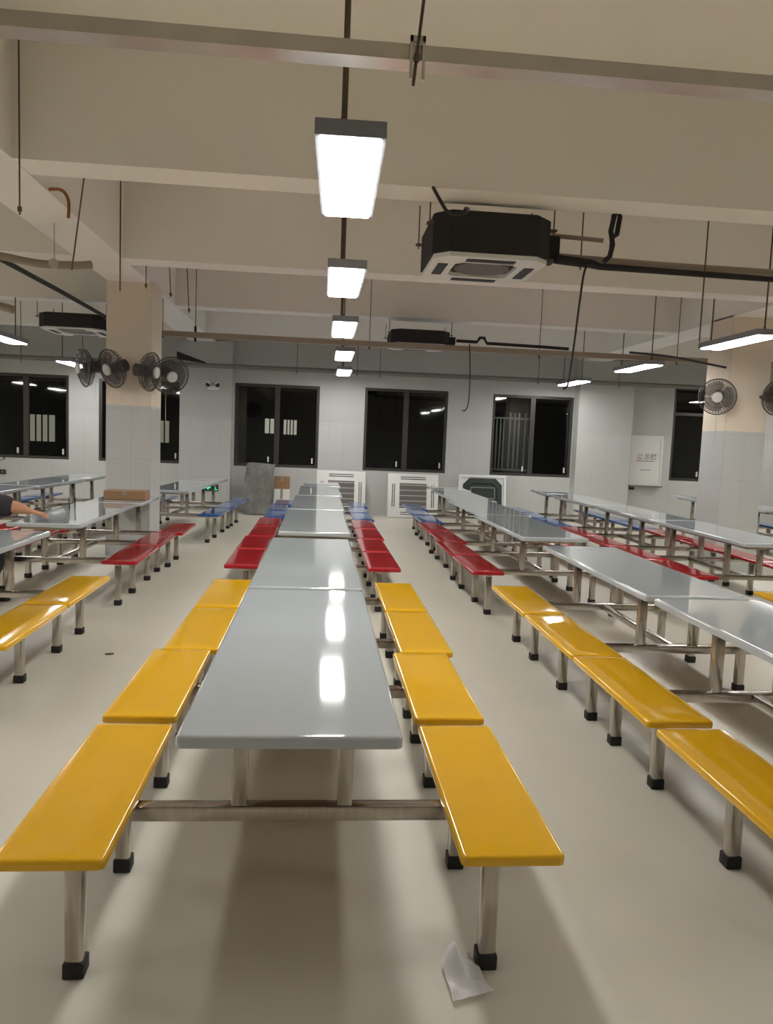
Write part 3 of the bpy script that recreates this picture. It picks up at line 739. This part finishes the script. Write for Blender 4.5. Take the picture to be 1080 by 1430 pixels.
# ------------------------------------------------------------------ the person at the left edge
def skin_mesh(name, pts, edges, m, parent, sub=2, root=0):
    me = bpy.data.meshes.new(name); me.from_pydata([p[:3] for p in pts], edges, []); me.update()
    o = bpy.data.objects.new(name, me); COL.objects.link(o)
    sk = o.modifiers.new('skin', 'SKIN'); sk.use_smooth_shade = True
    for i, p in enumerate(pts):
        r = p[3]; v = me.skin_vertices[0].data[i]; v.radius = r if isinstance(r, tuple) else (r, r); v.use_root = (i == root)
    s = o.modifiers.new('sub', 'SUBSURF'); s.levels = sub; s.render_levels = sub
    bpy.context.view_layer.update()
    dg = bpy.context.evaluated_depsgraph_get(); m2 = bpy.data.meshes.new_from_object(o.evaluated_get(dg))
    bpy.data.objects.remove(o); m2.materials.clear(); m2.materials.append(m); m2.name = name
    for p in m2.polygons: p.use_smooth = True
    return link(name, m2, parent)

def person():
    # sits on the left bench facing +X; local origin on the floor under the hips
    t = thing('person', 'seated person in a dark jacket resting a bare hand on the left table', 'person', (-3.12, 6.76, 0))
    P = []; E = []
    def add(x, y, z, r, par=None):
        P.append((x, y, z, r)); i = len(P)-1
        if par is not None: E.append((par, i))
        return i
    pel = add(0, 0, .5, (.15, .13)); wa = add(.02, 0, .68, (.13, .11), pel); ch = add(.06, 0, .88, (.15, .12), wa)
    nb = add(.06, 0, 1.02, (.07, .07), ch); nk = add(.075, 0, 1.09, .055, nb)
    h1 = add(.1, 0, 1.16, (.075, .085), nk); h2 = add(.1, 0, 1.24, (.085, .1), h1); h3 = add(.085, 0, 1.31, (.07, .08), h2)
    nose = add(.2, 0, 1.205, .014, h2)
    # arms: right arm (towards -Y, nearer the camera) lies on the table
    def hand(wr, d, side, flat):
        """wr index of wrist; d forward dir; side lateral dir pointing to the thumb"""
        w = Vector(P[wr][:3]); d = Vector(d).normalized(); sd = Vector(side).normalized(); dn = Vector((0, 0, -1))
        pm = add(*(w+d*.05), (.032, .02), wr)
        kn = add(*(w+d*.085), (.036, .017), pm)
        for off, L in ((.03, .072), (.01, .08), (-.011, .074), (-.031, .058)):
            a = add(*(w+d*.1+sd*off), .0105, kn); b = add(*(w+d*(.1+L*.5)+sd*off*1.2+Vector((0, 0, .004))), .0095, a)
            c = add(*(w+d*(.1+L*.85)+sd*off*1.25+dn*.012), .0085, b); add(*(w+d*(.1+L)+sd*off*1.25+dn*.022), .007, c)
        a = add(*(w+d*.035+sd*.035), .013, pm); b = add(*(w+d*.065+sd*.055+dn*.006), .011, a); add(*(w+d*.095+sd*.06+dn*.012), .009, b)
    for s in (-1, 1):
        sh = add(.06, s*.17, .97, .065, ch)
        if s < 0:
            el = add(.47, -.22, .89, .06, sh); fa = add(.58, -.205, .87, .062, el); wr = add(.68, -.195, .845, .038, fa)
            hand(wr, (.97, .1, -.24), (-.1, .97, .05), True)
        else:
            el = add(.08, .25, .7, .045, sh); wr = add(.26, .17, .62, .03, el)
            hand(wr, (.95, -.2, -.12), (-.2, -.95, .05), True)
        hip = add(.03, s*.1, .5, .09, pel); kn = add(.38, s*.12, .5, .062, hip); an = add(.22, s*.12, .09, .042, kn); add(.32, s*.12, .045, .035, an)
    body = skin_mesh('body', P, E, M['skin'], t)
    # clothes: slightly fatter skins around torso and arms / legs
    J = []; JE = []
    def addj(x, y, z, r, par=None):
        J.append((x, y, z, r)); i = len(J)-1
        if par is not None: JE.append((par, i))
        return i
    a = addj(0, 0, .47, (.17, .15)); b = addj(.02, 0, .68, (.17, .145), a); c = addj(.06, 0, .88, (.175, .15), b); addj(.062, 0, 1.03, (.08, .08), c)
    for s in (-1, 1):
        sh = addj(.06, s*.17, .97, .09, c)
        if s < 0:
            e0 = addj(.25, -.215, .93, .105, sh); el = addj(.42, -.225, .885, .115, e0); m_ = addj(.53, -.21, .875, .1, el); addj(.59, -.205, .87, .08, m_)
        else:
            el = addj(.08, .25, .7, .07, sh); addj(.24, .18, .625, .05, el)
    skin_mesh('jacket', J, JE, M['jacket'], t)
    T_ = []; TE = []
    a = len(T_); T_.append((0, 0, .5, (.16, .145)))
    for s in (-1, 1):
        i = len(T_); T_.append((.05, s*.1, .505, .1)); TE.append((0, i)); T_.append((.38, s*.12, .505, .075)); TE.append((i, i+1)); T_.append((.22, s*.12, .1, .055)); TE.append((i+1, i+2))
    skin_mesh('trousers', T_, TE, M['trouser'], t)
    for s in (-1, 1):
        bm = bmesh.new(); bm_slab(bm, .16, .42, s*.12-.048, s*.12+.048, 0, .075, .045, .03); obj('shoe', bm, M['cap'], t)
    bm = bmesh.new(); bmesh.ops.create_uvsphere(bm, u_segments=24, v_segments=14, radius=1)
    bmesh.ops.transform(bm, matrix=Matrix.Translation((.07, 0, 1.285)) @ Matrix.Diagonal((.118, .105, .1, 1)), verts=bm.verts)
    bmesh.ops.delete(bm, geom=[v for v in bm.verts if v.co.z < 1.2 or (v.co.x > .13 and v.co.z < 1.3)], context='VERTS')
    bmesh.ops.solidify(bm, geom=bm.faces[:], thickness=.01)
    obj('hair', bm, M['hair'], t)
    for s in (-1, 1):
        bm = bmesh.new(); bmesh.ops.create_uvsphere(bm, u_segments=12, v_segments=8, radius=.011); bmesh.ops.translate(bm, verts=bm.verts, vec=(.172, s*.033, 1.24)); obj('eye', bm, M['slot'], t)
        bm = bmesh.new(); bmesh.ops.create_uvsphere(bm, u_segments=12, v_segments=8, radius=1); bmesh.ops.transform(bm, matrix=Matrix.Translation((.09, s*.098, 1.215)) @ Matrix.Diagonal((.02, .01, .032, 1)), verts=bm.verts); obj('ear', bm, M['skin'], t)
    bm = bmesh.new(); bm_bevel_box(bm, (.174, 0, 1.16), (.012, .045, .01), .004); obj('mouth', bm, M['red_print'], t)
    return t
person()

# ------------------------------------------------------------------ camera, world, colour
cam_d = bpy.data.cameras.new('camera'); cam = bpy.data.objects.new('camera', cam_d); COL.objects.link(cam)
yaw, pitch, roll = 0.08956183, -0.09523839, 0.03997869
f = Vector((math.sin(yaw)*math.cos(pitch), math.cos(yaw)*math.cos(pitch), math.sin(pitch)))
r = f.cross(Vector((0, 0, 1))).normalized(); u = r.cross(f)
c, s = math.cos(roll), math.sin(roll)
r2, u2 = r*c+u*s, u*c-r*s
mx = Matrix((r2, u2, -f)).transposed().to_4x4(); mx.translation = (0, 0, 1.555)
cam.matrix_world = mx
cam_d.sensor_fit = 'VERTICAL'; cam_d.sensor_height = 24; cam_d.lens = 24*1060/1430
cam_d.clip_start = .05; cam_d.clip_end = 200
SC.camera = cam
w = bpy.data.worlds.new('night_sky'); SC.world = w; w.use_nodes = True
w.node_tree.nodes['Background'].inputs['Color'].default_value = (.02, .022, .03, 1)
w.node_tree.nodes['Background'].inputs['Strength'].default_value = .25
vs_ = SC.view_settings
vs_.view_transform = 'Standard'; vs_.look = 'None'; vs_.gamma = 1; vs_.use_curve_mapping = False
vs_.exposure = 0.0
